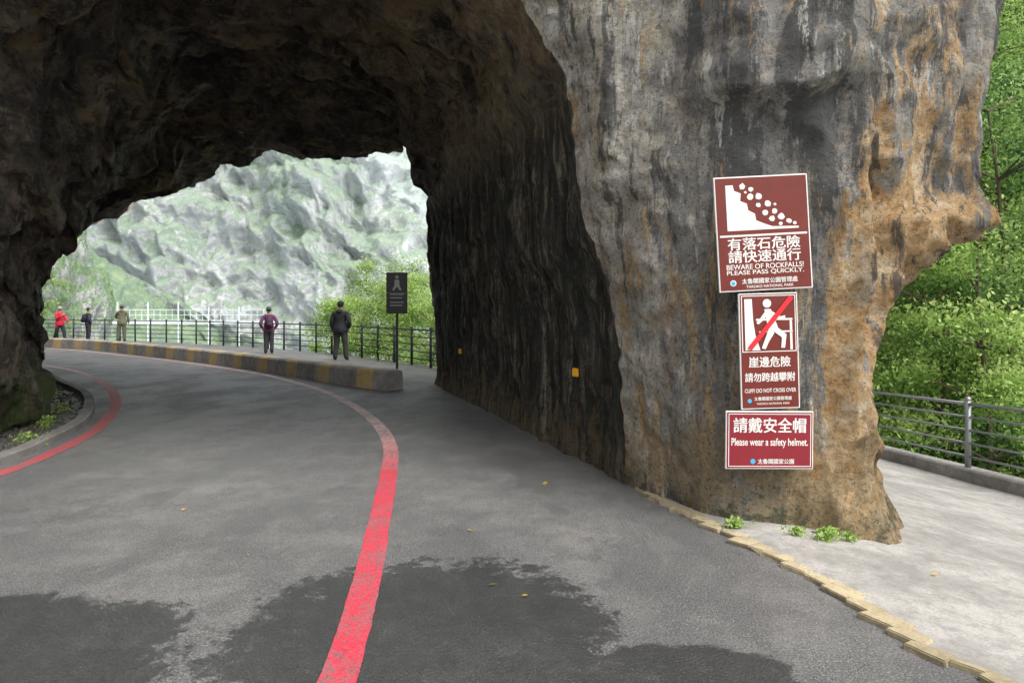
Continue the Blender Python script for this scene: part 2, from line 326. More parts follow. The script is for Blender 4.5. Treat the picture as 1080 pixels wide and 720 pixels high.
obj("rock_pillar",grid_mesh("rock_pillar",displace(np.array(rows)),True,True),None,[MAT['front']])
def sheet(name,edge,tail,n,mat):
    rows=[]
    for z in np.linspace(0,12,110):
        e=(I(z,edge[0],edge[1]),I(z,edge[0],edge[2])); pts=[e]+tail
        q=cr(pts,[n]*(len(pts)-1)); rows.append(np.column_stack([q,np.full(len(q),z-.15*max(0,1-z/2))]))
    obj(name,grid_mesh(name,displace(np.array(rows))),None,[mat])
sheet("cliff_wall",([0,2,4.2,5.1,5.6],[-5.6,-5.8,-5.4,-4.6,-3],[5,5.1,5.3,5.5,5.9]),[(-7,4.6),(-9,3),(-12,-3),(-13,-14)],16,MAT['front'])
sheet("cliff_wall",([0,2,3.5,4.3,5.1,5.4],[-13.5,-13.3,-12.8,-9.8,-8,-7],[18.9,18.8,18.6,17.7,17.0,16.8]),[(-15.5,20.3),(-20,22.5),(-30,25),(-46,27)],16,MAT['front'])

# ---------------------------------------------------------------- ground
KY=[-14,2,2.95,3.25,4.11,4.9,5.9,6.5]; KX=[2.4,2.2,2.05,1.9,1.77,1.5,1.15,1.1]
rail_out=[(-46,41),(-26,36.4),(-16.5,32.5),(-11.5,29),(-7.2,25.2),(-4.5,22),(-2.1,18.7),(-.6,16.6),(1.5,15.5)]
road_pts=[(I(y,KY,KX)+.05,y) for y in np.linspace(-14,6.5,40)]+[(1.3,8),(1.5,15.5)]+rail_out[::-1][1:]+[(-46,24),(-16,18),(-14,-14)]
bm=bmesh.new(); vs=[bm.verts.new((x,y,0)) for x,y in road_pts]; f=bm.faces.new(vs)
r=bmesh.ops.extrude_face_region(bm,geom=[f]); 
for g in r['geom']:
    if isinstance(g,bmesh.types.BMVert): g.co.z-=20
bmesh.ops.recalc_face_normals(bm,faces=bm.faces); bmesh.ops.triangulate(bm,faces=bm.faces)
me=D.meshes.new("road"); bm.to_mesh(me); bm.free()
obj("road",me,None,[MAT['asphalt'],MAT['kerb']])
for p in me.polygons:
    if abs(p.normal.z)<.5: p.material_index=1
def railx(y): return I(y,[-14,0,6,8.5,10.9,16,22],[7.0,6.95,6.6,6.35,6.1,5.5,4.6])
def pz(x,y):
    t=sm(1.9,6.0,x); lin=min(1,max(0,(x-1.9)/4.0))
    return .022-(.5*t+.5*lin)*(.35+.045*max(0,y))
YS=np.linspace(-14,22,120); g=[]
for y in YS:
    k=I(y,KY,KX) if y<6.5 else 1.3
    g.append([(x,y,pz(x,y)+.008*noise.noise(Vector((x*1.5,y*1.5,0)))*sm(k,k+.5,x)) for x in np.linspace(k,railx(y)+.25,50)])
obj("concrete_path",grid_mesh("concrete_path",np.array(g),True,True),None,[MAT['conc']])
g=np.array([[(x,y,-20+1.2*noise.noise(Vector((x*.03,y*.03,0)))) for x in np.linspace(-1500,1500,60)] for y in np.linspace(-1500,1500,60)])
gm=M("gorge_ground_mat",.8); n=gm.noise(.08,10,.6); gm.col(gm.ramp(n,[(.35,(.25,.36,.36)),(.55,(.45,.52,.52)),(.7,(.6,.62,.6))])); gm.bump(n,.5,.5)
obj("ground",grid_mesh("ground",g,True,True),None,[gm.m])

def ribbon(name,pts,w,z,mat,n=14,parent=None):
    c=cr(pts,[n]*(len(pts)-1)); t=np.gradient(c,axis=0); t/=np.linalg.norm(t,axis=1)[:,None]; nn=np.stack([-t[:,1],t[:,0]],1)
    j1=np.array([noise.noise(Vector((i*.6,z*99,0)))*.008 for i in range(len(c))])[:,None]; j2=np.array([noise.noise(Vector((i*.6,z*99,7)))*.008 for i in range(len(c))])[:,None]
    A=c+nn*(w/2+j1); B=c-nn*(w/2+j2)
    Pm=np.stack([np.column_stack([B,np.full(len(c),z)]),np.column_stack([A,np.full(len(c),z)])],1)
    return obj(name,grid_mesh(name,Pm,False),parent,[mat])
ln1=[(-.66,-3),(-.68,1),(-.75,2.9),(-.83,3.78),(-.966,4.9),(-1.19,6.58),(-1.42,7.94),(-1.85,9.4),(-2.6,11.2),(-3.6,13.1),(-4.8,14.9),(-6.4,16.9),(-9.5,20.0),(-13.2,23.2),(-19.2,27.6),(-30,32)]
ribbon("red_lane_line",ln1,.165,.004,MAT['red'])
ln2=[(-4.6,-3),(-4.7,1),(-4.8,4),(-4.94,6.4),(-5.08,7.5),(-5.45,8.9),(-6.4,11),(-7.8,13.3),(-9.8,15.9),(-12,18.2),(-16,21.2),(-24,25)]
ribbon("red_lane_line",ln2,.16,.004,MAT['red2'])
def sweep(name,pts,prof,mat,parent=None,n=10,z0=None,attr=False,close=True):
    c=cr(pts,[n]*(len(pts)-1)) if n>1 else np.array(pts,float)
    t=np.gradient(c,axis=0); t/=np.linalg.norm(t,axis=1)[:,None]; nn=np.stack([t[:,1],-t[:,0]],1)
    L=np.concatenate([[0],np.cumsum(np.linalg.norm(np.diff(c,axis=0),axis=1))]); k=len(prof); v=[];f=[]
    for i in range(len(c)):
        zb=z0(c[i][0],c[i][1]) if z0 else 0
        for (o,z) in prof: v.append((c[i][0]+nn[i][0]*o,c[i][1]+nn[i][1]*o,z+zb))
    for i in range(len(c)-1):
        for j in range(k):
            a=i*k+j; b=i*k+(j+1)%k; f.append((a,b,b+k,a+k))
    f.append(tuple(range(k))[::-1]); f.append(tuple(range((len(c)-1)*k,len(c)*k)))
    me=mesh(name,v,f); bm=bmesh.new(); bm.from_mesh(me); bmesh.ops.recalc_face_normals(bm,faces=bm.faces); bm.to_mesh(me); bm.free()
    if attr:
        at=me.attributes.new('along','FLOAT','POINT'); at.data.foreach_set('value',[L[i//k] for i in range(len(v))])
    return obj(name,me,parent,[mat])
bar=[(-2.15,13.5),(-3.2,14.45),(-4.7,16.1),(-8.1,19.6),(-12.4,23.5),(-17.2,27.3),(-26,31.5)]
sweep("concrete_barrier",bar,[(0,.0),(-.02,.34),(-.06,.38),(-.34,.38),(-.38,.34),(-.40,0)],MAT['barrier'],None,12,None,True)
kb=[(-5.0,1),(-5.1,5),(-5.22,7),(-5.42,8),(-6.0,9.7),(-7.5,12.2),(-9.3,14.3),(-11.4,16.6),(-14,19)]
sweep("kerb",kb,[(-.0,0),(-.01,.07),(-.03,.085),(-.15,.085),(-.16,.0)],MAT['kerb'])
def rubble(name,path,width,count,mat,sz=(.03,.10)):
    c=cr(path,[20]*(len(path)-1)); bm=bmesh.new()
    for _ in range(count):
        k=random.randrange(len(c)-1); p=c[k]; o=random.random()*width; s=random.uniform(*sz)
        m4=Matrix.Translation((p[0]-o,p[1]+o*.3,s*.15))@Euler((random.random()*6,random.random()*6,random.random()*6)).to_matrix().to_4x4()@Matrix.Diagonal((s,s*random.uniform(.5,1),s*random.uniform(.4,.8),1))
        r=bmesh.ops.create_icosphere(bm,subdivisions=1,radius=1,matrix=m4)
        for v in r['verts']: v.co+=Vector([random.uniform(-.2,.2)*s for _ in range(3)])
    me=D.meshes.new(name); bm.to_mesh(me); bm.free(); return obj(name,me,None,[mat])
rubble("debris",[(x-.2,y) for x,y in kb],.75,900,MAT['debris'],(.01,.045))
rubble("debris",[(1.35,5.25),(1.75,4.98),(2.2,4.86),(2.7,4.85)],.08,70,MAT['debris'],(.005,.018))
bm=bmesh.new(); y=6.05; k=0
while y>-3:
    L=random.uniform(.12,.20); x=I(y,KY,KX); x2=I(y-L,KY,KX); ang=math.atan2(x2-x,-L); w=random.uniform(.07,.13)
    r=bmesh.ops.create_cube(bm,size=1,matrix=Matrix.Translation((x+.035+random.uniform(-.03,.02),y-L/2,.004))@Euler((0,0,-ang+math.pi+.22+random.uniform(-.12,.12))).to_matrix().to_4x4()@Matrix.Diagonal((w,L*random.uniform(.95,1.2),.05+random.uniform(-.003,.003),1)))
    for v in r['verts']: v.co+=Vector((random.uniform(-.014,.014),random.uniform(-.02,.02),random.uniform(-.002,.002)))
    bmesh.ops.bevel(bm,geom=list({e for v in r['verts'] for e in v.link_edges}),offset=.006,segments=2,affect='EDGES')
    y-=L*.95
me=D.meshes.new("yellow_kerb"); bm.to_mesh(me); bm.free(); obj("yellow_kerb",me,None,[MAT['ykerb']])

# ---------------------------------------------------------------- railings
def tube(bm,a,b,r,seg=8,r2=None):
    a=Vector(a); b=Vector(b); d=b-a
    m4=Matrix.Translation((a+b)/2)@d.to_track_quat('Z','Y').to_matrix().to_4x4()
    bmesh.ops.create_cone(bm,cap_ends=True,segments=seg,radius1=r,radius2=r if r2 is None else r2,depth=d.length,matrix=m4)
def railing(name,pts,zf,h,rails,step,mat,pr=.03,rr=.017):
    c=cr(pts,[20]*(len(pts)-1)); L=np.concatenate([[0],np.cumsum(np.linalg.norm(np.diff(c,axis=0),axis=1))])
    n=int(L[-1]/step); pp=[(I(k*step,L,c[:,0]),I(k*step,L,c[:,1])) for k in range(n+1)]
    bm=bmesh.new(); v3=[Vector((x,y,zf(x,y))) for x,y in pp]
    for p in v3:
        tube(bm,p-Vector((0,0,.05)),p+Vector((0,0,h+.03)),pr); bmesh.ops.create_uvsphere(bm,u_segments=8,v_segments=5,radius=pr*1.15,matrix=Matrix.Translation(p+Vector((0,0,h+.03))))
    for a,b in zip(v3[:-1],v3[1:]):
        for hh in rails: tube(bm,a+Vector((0,0,hh)),b+Vector((0,0,hh)),rr*(1.5 if hh==rails[-1] else 1),7)
    me=D.meshes.new(name); bm.to_mesh(me); bm.free()
    for p in me.polygons: p.use_smooth=True
    return obj(name,me,None,[mat])
rl=[(-.9,16.4),(-2.1,18.2),(-4.5,21.6),(-7.2,24.8),(-11.5,28.5),(-16.5,32),(-26,36),(-45,40.5)]
railing("metal_railing",rl,lambda x,y:0,1.02,[.2,.4,.6,.8,1.0],1.15,MAT['blackrail'],.038,.016)
rr=[(railx(y),y) for y in (-6,0,4,6,8.5,10.9,13,16,20)]
sweep("kerb",rr,[(.14,-.3),(.14,.15),(.12,.17),(-.10,.17),(-.12,.15),(-.12,-.3)],MAT['kerb'],None,8,lambda x,y:pz(x,y))
railing("metal_railing",rr,lambda x,y:pz(x,y)+.17,.9,[.15,.33,.51,.69,.87],2.2,MAT['metal'],.038,.015)

def leaves(name,Cn,size,flat=False,asp=.5):
    N=len(Cn); sz=size*rng.uniform(.6,1.35,N)
    a=rng.normal(size=(N,3)); 
    if flat: a[:,2]*=.1
    a/=np.linalg.norm(a,axis=1)[:,None]; b=rng.normal(size=(N,3))
    if flat: b[:,2]*=.15
    b-=a*(a*b).sum(1)[:,None]; b/=np.linalg.norm(b,axis=1)[:,None]
    a*=sz[:,None]; b*=(sz*asp)[:,None]; nrm=np.cross(a,b); nrm/=np.linalg.norm(nrm,axis=1)[:,None]+1e-9
    v=np.stack([Cn-a*.5,Cn+b*.5+nrm*sz[:,None]*.06,Cn+a*.5,Cn-b*.5+nrm*sz[:,None]*.06],1).reshape(-1,3)
    me=D.meshes.new(name); me.vertices.add(4*N); me.vertices.foreach_set('co',v.ravel())
    me.loops.add(4*N); me.loops.foreach_set('vertex_index',np.arange(4*N,dtype=np.int32))
    me.polygons.add(N); me.polygons.foreach_set('loop_start',np.arange(0,4*N,4,dtype=np.int32)); me.update(calc_edges=True)
    return me,N
def leafobj(name,Cn,T,size,mat,parent=None,flat=False,asp=.5):
    me,N=leaves(name,Cn,size,flat,asp)
    at=me.attributes.new('tint','FLOAT','FACE'); at.data.foreach_set('value',np.clip(T,0,1).astype(np.float32))
    return obj(name,me,parent,[mat])
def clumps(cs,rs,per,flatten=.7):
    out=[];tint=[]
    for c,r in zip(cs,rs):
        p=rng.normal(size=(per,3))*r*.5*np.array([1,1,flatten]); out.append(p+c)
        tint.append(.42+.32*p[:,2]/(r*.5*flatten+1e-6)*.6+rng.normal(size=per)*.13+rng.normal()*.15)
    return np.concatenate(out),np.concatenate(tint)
def tree(name,base,h,cr_,nl,per,leaf=.13,mat='leaf',lean=(0,0),tr=.12,squash=.8):
    e=empty(name,base); bm=bmesh.new(); pts=[Vector((0,0,-.3))]; k=7
    for i in range(1,k+1):
        t=i/k; pts.append(Vector((lean[0]*t*t+random.uniform(-.1,.1)*h*.07,lean[1]*t*t+random.uniform(-.1,.1)*h*.07,h*.85*t)))
    for i in range(k): tube(bm,pts[i],pts[i+1],tr*(1-.11*i),8,tr*(1-.11*(i+1)))
    cs=[];rs=[]
    for q in range(nl):
        i=random.randint(2,k); s=pts[i]; an=random.random()*6.283; L=cr_*random.uniform(.45,1.0)*(1.15-.5*abs(i/k-.55))
        m1=s+Vector((math.cos(an)*L*.55,math.sin(an)*L*.55,L*.25)); e1=s+Vector((math.cos(an)*L,math.sin(an)*L,L*random.uniform(.1,.45)*squash))
        tube(bm,s,m1,tr*.35,6,tr*.2); tube(bm,m1,e1,tr*.2,5,tr*.07)
        for cpt,rad in ((e1,.34),(m1.lerp(e1,.5)+Vector((random.uniform(-.3,.3),random.uniform(-.3,.3),.2)),.3)):
            cs.append(np.array(cpt)); rs.append(cr_*rad*random.uniform(.6,1.2))
    cs.append(np.array(pts[-1])); rs.append(cr_*.4)
    me=D.meshes.new("trunk"); bm.to_mesh(me); bm.free(); obj("trunk",me,e,[MAT['bark']])
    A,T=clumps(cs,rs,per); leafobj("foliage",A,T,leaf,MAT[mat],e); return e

# ---------------------------------------------------------------- right hillside + trees
def hillz(x,y):
    r=math.hypot(x,y); z=-9+(r-15)*1.12+3.0*noise.noise(Vector((x*.12,y*.12,1)))+1.2*noise.noise(Vector((x*.4,y*.4,4))); return z
g=[]
for a in np.linspace(math.radians(8),math.radians(100),110):
    g.append([(math.sin(a)*r_,math.cos(a)*r_,hillz(math.sin(a)*r_,math.cos(a)*r_)) for r_ in np.linspace(13,55,80)])
hm=M("hillside_mat",.95); n=hm.noise(.5,10,.7); hm.col(hm.ramp(n,[(.35,(.03,.06,.02)),(.55,(.07,.13,.04)),(.68,(.16,.17,.13))])); hm.bump(n,1,.4)
obj("hillside",grid_mesh("hillside",np.array(g),True,False),None,[hm.m])
cs=[];rs=[]
for _ in range(1900):
    a=math.radians(random.uniform(24,44)); r_=random.uniform(15,36); x=math.sin(a)*r_; y=math.cos(a)*r_
    up=random.random(); cs.append(np.array((x,y,hillz(x,y)+.3+up*2.2))); rs.append(random.uniform(.4,1.15))
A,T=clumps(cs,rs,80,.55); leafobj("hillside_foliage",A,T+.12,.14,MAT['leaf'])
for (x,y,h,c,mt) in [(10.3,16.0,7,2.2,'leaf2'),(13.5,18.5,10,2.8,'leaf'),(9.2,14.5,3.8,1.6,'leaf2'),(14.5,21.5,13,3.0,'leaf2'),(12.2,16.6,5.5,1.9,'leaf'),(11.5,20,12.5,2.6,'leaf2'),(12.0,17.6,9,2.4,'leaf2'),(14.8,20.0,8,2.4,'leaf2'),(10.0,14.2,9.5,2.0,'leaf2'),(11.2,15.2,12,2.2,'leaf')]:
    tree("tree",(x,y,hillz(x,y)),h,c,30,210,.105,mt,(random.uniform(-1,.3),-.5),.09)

# ---------------------------------------------------------------- foliage beyond far railing (exit)
for (x,y,zb,h,c,n_) in [(-2.4,21.0,-2.2,3.9,1.6,24),(-4.2,24,-2.2,4.7,1.8,26),(-1.0,19.5,-2,3.5,1.4,20),(-5.9,26.5,-2,4.4,1.5,22),(-3.0,27.5,-3,6.2,2.0,26),(-5.2,29,-3,7.0,1.9,26),(-7.6,29.5,-3,5.2,1.4,18)]:
    tree("shrub",(x,y,zb),h,c,n_,160,.10,'leaf2',(0,0),.05)
g=np.array([[(x,y+3,-2.4-.12*(y-16)-2*noise.noise(Vector((x*.2,y*.2,0)))-.004*(y-16)**2) for x in np.linspace(-10,4,40)] for y in np.linspace(17,60,60)])
obj("bank",grid_mesh("bank",g,True,True),None,[hm.m])

# ---------------------------------------------------------------- mountains
def ridge(p,o=6,g=.58):
    v=0;a=1;s=0
    for i in range(o):
        v+=a*(1-abs(noise.noise(p))*1.9); s+=a; p=p*2.07+Vector((11.3,7.1,3.7)); a*=g
    return v/s
def mountain(name,x0,x1,yb,crest,depth,mat,res=(420,230),amp=1.0):
    g=[]
    for x in np.linspace(x0,x1,res[0]):
        H=crest(x); col=[]
        for t in np.linspace(0,1,res[1]):
            z=-22+(H+22)*t; y=yb+depth*(.6*t+.4*t*t)
            k=ridge(Vector((x*.014+.3*z*.014,y*.012,z*.006)),5,.55); k2=ridge(Vector((x*.045-z*.03,y*.03,z*.04+x*.02)),5,.52)
            q=z*.10+x*.045+1.2*noise.noise(Vector((x*.02,z*.03,2))); st=abs((q%1)-.5)*2   # slanted bedding ledges
            col.append((x+4*(k2-.6)*amp,y-(36*(k-.6)+11*(k2-.6)+2.6*st)*amp,z+5*(k2-.6)*amp))
        g.append(col)
    obj(name,grid_mesh(name,np.array(g),True,True),None,[mat])
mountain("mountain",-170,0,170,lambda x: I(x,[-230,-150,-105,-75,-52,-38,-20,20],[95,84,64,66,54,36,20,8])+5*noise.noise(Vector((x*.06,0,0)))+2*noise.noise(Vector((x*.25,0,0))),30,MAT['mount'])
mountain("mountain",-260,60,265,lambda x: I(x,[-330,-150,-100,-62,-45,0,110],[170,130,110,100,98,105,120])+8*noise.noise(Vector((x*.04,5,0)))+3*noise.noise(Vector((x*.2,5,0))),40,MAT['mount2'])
g=[]
for x in np.linspace(-120,-30,200):
    H=I(x,[-120,-90,-72,-55,-30],[26,17,9,-1,-12])+2.5*noise.noise(Vector((x*.1,2,0)))+1.2*noise.noise(Vector((x*.4,2,0)))
    g.append([(x,112+14*t**1.1-6*noise.noise(Vector((x*.08,t*3,1)))-2.2*noise.noise(Vector((x*.4,t*12,1))),-21+(H+21)*t) for t in np.linspace(0,1,90)])
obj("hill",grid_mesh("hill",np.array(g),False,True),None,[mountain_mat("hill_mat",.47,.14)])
# white footbridge across the gorge
bm=bmesh.new()
for q in range(31):
    x=-56+q*.8; tube(bm,(x,90,-.1),(x,90,1.4),.03,6); 
    if q%5==0: tube(bm,(x,90,-6),(x,90,2.4 if q<16 else 1.8),.08,6)
for zz in (0,.7,1.4): tube(bm,(-56,90,zz),(-32,90,zz),.035,6)
bmesh.ops.create_cube(bm,size=1,matrix=Matrix.Translation((-44,91,-.3))@Matrix.Diagonal((24,2,.3,1)))
me=D.meshes.new("footbridge"); bm.to_mesh(me); bm.free(); obj("footbridge",me,None,[MAT['bridge']])
bm=bmesh.new(); bmesh.ops.create_icosphere(bm,subdivisions=7,radius=1)
for v in bm.verts:
    n_=v.co.normalized(); k=1+.30*noise.noise(n_*1.6)+.14*noise.noise(n_*4+Vector((3,3,3)))+.07*noise.noise(n_*11)+.03*noise.noise(n_*25)
    v.co=Vector((n_.x*3.6*k,n_.y*5*k,n_.z*7.2*k))
me=D.meshes.new("rock_outcrop"); bm.to_mesh(me); bm.free(); 
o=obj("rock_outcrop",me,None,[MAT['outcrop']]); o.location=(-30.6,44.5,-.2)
cs=[np.array((-31.0+random.uniform(-3.2,4.2),39.6+random.uniform(-1,2),random.uniform(1,7.8))) for _ in range(60)]
A,T=clumps(cs,[random.uniform(.4,.9) for _ in cs],90); leafobj("shrub_foliage",A,T,.14,MAT['leaf2'])

# ---------------------------------------------------------------- small plants
def weed(x,y,n,s,sz=.04):
    z=pz(x,y) if x>I(y,KY,KX) else 0
    P_=[];T=[]
    for _ in range(n):
        a=random.random()*6.28; r_=abs(random.gauss(0,s)); P_.append((x+math.cos(a)*r_,y+math.sin(a)*r_*.5,z+random.uniform(.01,s*1.5))); T.append(random.uniform(.2,.9))
    leafobj("weed",np.array(P_),np.array(T),sz,MAT['leaf2'],None,False,.45)
weed(1.60,4.90,190,.05,.034); weed(1.98,4.76,120,.04,.03); weed(2.16,4.70,260,.06,.036); weed(2.34,4.74,120,.045,.03)
for (x,y) in [(-5.6,7.9),(-6.2,9.1),(-6.9,10.4),(-8.3,12.3),(-9.6,13.8)]: weed(x,y,140,.11,.05)
fl=np.array([(.07,3.78),(-.11,3.93),(-.3,4.9),(.3,6.2),(-2.6,5.4),(-.5,8.5),(2.6,4.2),(3.1,5.2),(-1.7,4.4)])
fl=np.array([(x,y,.014 if x<1.9 else pz(x,y)+.014) for x,y in fl])
leafobj("fallen_leaves",fl,np.full(len(fl),.6),.045,MAT['leaf3'],None,True)

# ---------------------------------------------------------------- signs
def flatpoly(name,pts,y,mat,parent,th=.0015):
    bm=bmesh.new(); vs=[bm.verts.new((x,y,z)) for x,z in pts]; f=bm.faces.new(vs)
    r=bmesh.ops.extrude_face_region(bm,geom=[f])
    for g in r['geom']:
        if isinstance(g,bmesh.types.BMVert): g.co.y-=th
    bmesh.ops.recalc_face_normals(bm,faces=bm.faces); bmesh.ops.triangulate(bm,faces=bm.faces)
    me=D.meshes.new(name); bm.to_mesh(me); bm.free(); return obj(name,me,parent,[mat])
def rect(name,x0,z0,x1,z1,y,mat,parent,th=.0015): return flatpoly(name,[(x0,z0),(x1,z0),(x1,z1),(x0,z1)],y,mat,parent,th)
def frame(x0,z0,x1,z1,w,y,mat,parent):
    rect("border_bottom",x0,z0,x1,z0+w,y,mat,parent); rect("border_top",x0,z1-w,x1,z1,y,mat,parent)
    rect("border_left",x0,z0+w,x0+w,z1-w,y,mat,parent); rect("border_right",x1-w,z0+w,x1,z1-w,y,mat,parent)
def text(s,cx,cz,w,h,y,mat,parent,bold=.0):
    cjk=ord(s[0])>1000
    cu=D.curves.new("text",'FONT'); cu.body=s; cu.size=1; cu.align_x='LEFT'; cu.offset=0 if cjk else bold
    o=D.objects.new("lettering",cu); SC.collection.objects.link(o); C.view_layer.update()
    dg=C.evaluated_depsgraph_get(); me=D.meshes.new_from_object(o.evaluated_get(dg)); D.objects.remove(o)
    n=len(me.vertices); co=np.zeros(n*3); me.vertices.foreach_get('co',co); co=co.reshape(-1,3)
    mn=co.min(0); mx=co.max(0); sx=w/(mx[0]-mn[0]); sz=h/(mx[1]-mn[1])
    out=np.column_stack([(co[:,0]-(mn[0]+mx[0])/2)*sx+cx,np.full(n,y),(co[:,1]-(mn[1]+mx[1])/2)*sz+cz])
    me.vertices.foreach_set('co',out.ravel()); me.materials.clear(); me.update()
    ob=obj("lettering",me,parent,[mat])
    if cjk and bold>0:
        b=h*.022
        for k,(dx,dz) in enumerate(((b,0),(-b,0),(0,b))):
            m2=me.copy(); o2=D.objects.new("lettering_stroke",m2); SC.collection.objects.link(o2); o2.parent=parent; o2.location=(dx,-.0002*(k+1),dz)
    return ob
def board(w,h,mat,e,th=.02):
    bm=bmesh.new(); bmesh.ops.create_cube(bm,size=1,matrix=Matrix.Diagonal((w,th,h,1)))
    bmesh.ops.bevel(bm,geom=bm.edges[:],offset=.003,segments=2,affect='EDGES'); me=D.meshes.new("board"); bm.to_mesh(me); bm.free(); obj("board",me,e,[mat])
def S_(px,py,w,h,W_,H_): return ((px/w-.5)*W_,(.5-py/h)*H_)
SY=4.86; F=-.0105
wm=MAT['signwhite']
e=empty("rockfall_warning_sign",(1.785,SY,2.135),(0,math.radians(-3.2),math.radians(2)))
W1,H1=.675,.815; board(W1,H1,MAT['signwhite'],e); rect("face",-W1/2+.010,-H1/2+.010,W1/2-.010,H1/2-.010,F,MAT['maroon'],e)
def q1(x,y): return S_(x,y,100,121,W1,H1)
y2=F-.002
a=q1(3.5,63.5); b=q1(96.5,61.5); rect("divider",a[0],a[1],b[0],b[1],y2,wm,e)
flatpoly("pictogram_cliff",[q1(*p) for p in [(12,57),(12,9),(20,9),(21,15),(28,18),(27,26),(34,29),(35,36),(42,40),(43,47),(52,51),(60,54),(88,55),(88,57)]],y2,wm,e)
rk=[(30,11,4.3),(39,14,3.0),(38,22,4.0),(47,22,4.2),(46,31,3.2),(56,30,4.0),(53,39,3.6),(63,38,3.4),(60,46,3.8),(70,44,4.2),(69,51.5,2.4),(78,49,3.2),(84,51.5,2.2),(33,17,1.6),(64,31,1.8)]
for (x,y,r_) in rk:
    n_=random.randint(5,7); a0=random.random()*6; flatpoly("pictogram_rock",[q1(x+math.cos(a0+k*6.283/n_)*r_*random.uniform(.75,1.05),y+math.sin(a0+k*6.283/n_)*r_*random.uniform(.7,1.0)) for k in range(n_)],y2,wm,e)
c=q1(50,71.2); text("有落石危險",c[0],c[1],.52,.086,y2,wm,e,.012)
c=q1(50,84.5); text("請快速通行",c[0],c[1],.52,.086,y2,wm,e,.012)
c=q1(50,95.2); text("BEWARE OF ROCKFALLS!",c[0],c[1],.555,.036,y2,wm,e,.010)
c=q1(50,101.5); text("PLEASE PASS QUICKLY.",c[0],c[1],.555,.036,y2,wm,e,.010)
c=q1(54,110.5); text("太魯閣國家公園管理處",c[0],c[1],.40,.038,y2,wm,e,.01)
c=q1(54,116.4); text("TAROKO NATIONAL PARK",c[0],c[1],.34,.019,y2,wm,e,.008)
def disc(cx,cz,r_,mat,e,y): flatpoly("mark",[(cx+math.cos(k*math.pi/10)*r_,cz+math.sin(k*math.pi/10)*r_) for k in range(20)],y,mat,e)
c=q1(15,112); disc(c[0],c[1],.022,wm,e,y2); disc(c[0],c[1],.015,MAT['signblue'],e,y2-.002)
rect("bracket",-W1/2-.012,-H1/2+.0,-W1/2-.002,.02,.0,MAT['black'],e,.012)
W2,H2=.425,.825
e=empty("cliff_warning_sign",(1.832,SY+.012,1.297),(0,math.radians(-1.6),math.radians(2)))
board(W2,H2,wm,e); rect("face",-W2/2+.009,-H2/2+.009,W2/2-.009,H2/2-.009,F,MAT['maroon'],e)
def q2(x,y): return S_(x,y,63,122,W2,H2)
def P2(nm,pts,mt=wm,yy=None): return flatpoly(nm,[q2(*p) for p in pts],yy or y2,mt,e)
P2("pictogram_cliff",[(6,60),(6,6),(14,6),(15,30),(17,44),(22,60)])
P2("pictogram_rail",[(18,27),(57,27),(57,29),(18,29)]); P2("pictogram_rail",[(21,40),(57,40),(57,41.6),(21,41.6)]); P2("pictogram_post",[(54,29.3),(56.5,29.3),(56.5,39.7),(54,39.7)]); P2("pictogram_post",[(54,42),(56.5,42),(56.5,60),(54,60)])
yy=y2-.002
P2("figure_head",[(30+math.cos(k*.524)*4.6,11+math.sin(k*.524)*4.6) for k in range(12)],wm,yy)
P2("figure_torso",[(27,17),(34,17),(41,36),(36,42),(31,40)],wm,yy)
P2("figure_arm",[(28,19),(31,22),(24,30),(20,33),(18,31),(22,27)],wm,yy-.0022)
P2("figure_arm",[(33,18),(44,25),(49,24),(49,27),(43,29),(35,24)],wm,yy-.0022)
P2("figure_leg",[(33,38),(40,36),(50,44),(48,58),(44,58),(45,47)],wm,yy-.0022)
P2("figure_leg",[(31,38),(37,42),(31,51),(27,59),(23,58),(27,48)],wm,yy-.0044)
P2("slash",[(54,3),(58,6),(12,60),(8,57)],MAT['signred'],yy-.007)
frame(*q2(2.5,62),*q2(60.5,2.5),.006,y2-.0005,wm,e)
c=q2(31.5,72.5); text("崖邊危險",c[0],c[1],.30,.074,y2,wm,e,.012)
c=q2(31.5,88.5); text("請勿跨越攀附",c[0],c[1],.36,.064,y2,wm,e,.012)
c=q2(31.5,102.5); text("CLIFF! DO NOT CROSS OVER",c[0],c[1],.37,.028,y2,wm,e,.010)
c=q2(34,111); text("太魯閣國家公園管理處",c[0],c[1],.27,.027,y2,wm,e,.008)
c=q2(34,116.3); text("TAROKO NATIONAL PARK",c[0],c[1],.24,.014,y2,wm,e,.006)
c=q2(9,113); disc(c[0],c[1],.015,MAT['signblue'],e,y2)
W3,H3=.63,.41
e=empty("safety_helmet_sign",(1.828,SY-.005,.665),(0,math.radians(.6),math.radians(2)))
board(W3,H3,wm,e); rect("face",-W3/2+.008,-H3/2+.008,W3/2-.008,H3/2-.008,F,MAT['crimson'],e); frame(-W3/2+.018,-H3/2+.018,W3/2-.018,H3/2-.018,.005,y2,wm,e)
text("請戴安全帽",0,.105,.52,.105,y2,wm,e,.016)
text("Please wear a safety helmet.",0,-.02,.55,.07,y2,wm,e,.014)
text("太魯閣國家公園",.045,-.15,.26,.036,y2,wm,e,.01); disc(-.12,-.15,.018,MAT['signblue'],e,y2)
e=empty("pedestrian_sign",(-3.03,18.0,0),(0,0,math.radians(4)))
bm=bmesh.new(); tube(bm,(0,0,0),(0,0,2.5),.035,10); me=D.meshes.new("post"); bm.to_mesh(me); bm.free(); obj("post",me,e,[MAT['black']])
bm=bmesh.new(); bmesh.ops.create_cube(bm,size=1,matrix=Matrix.Translation((0,-.05,2.0))@Matrix.Diagonal((.55,.03,1.08,1))); me=D.meshes.new("panel"); bm.to_mesh(me); bm.free(); obj("panel",me,e,[MAT['black']])
gm_=simple("sign_dim_white",(.16,.16,.15),.6); yb=-.0665
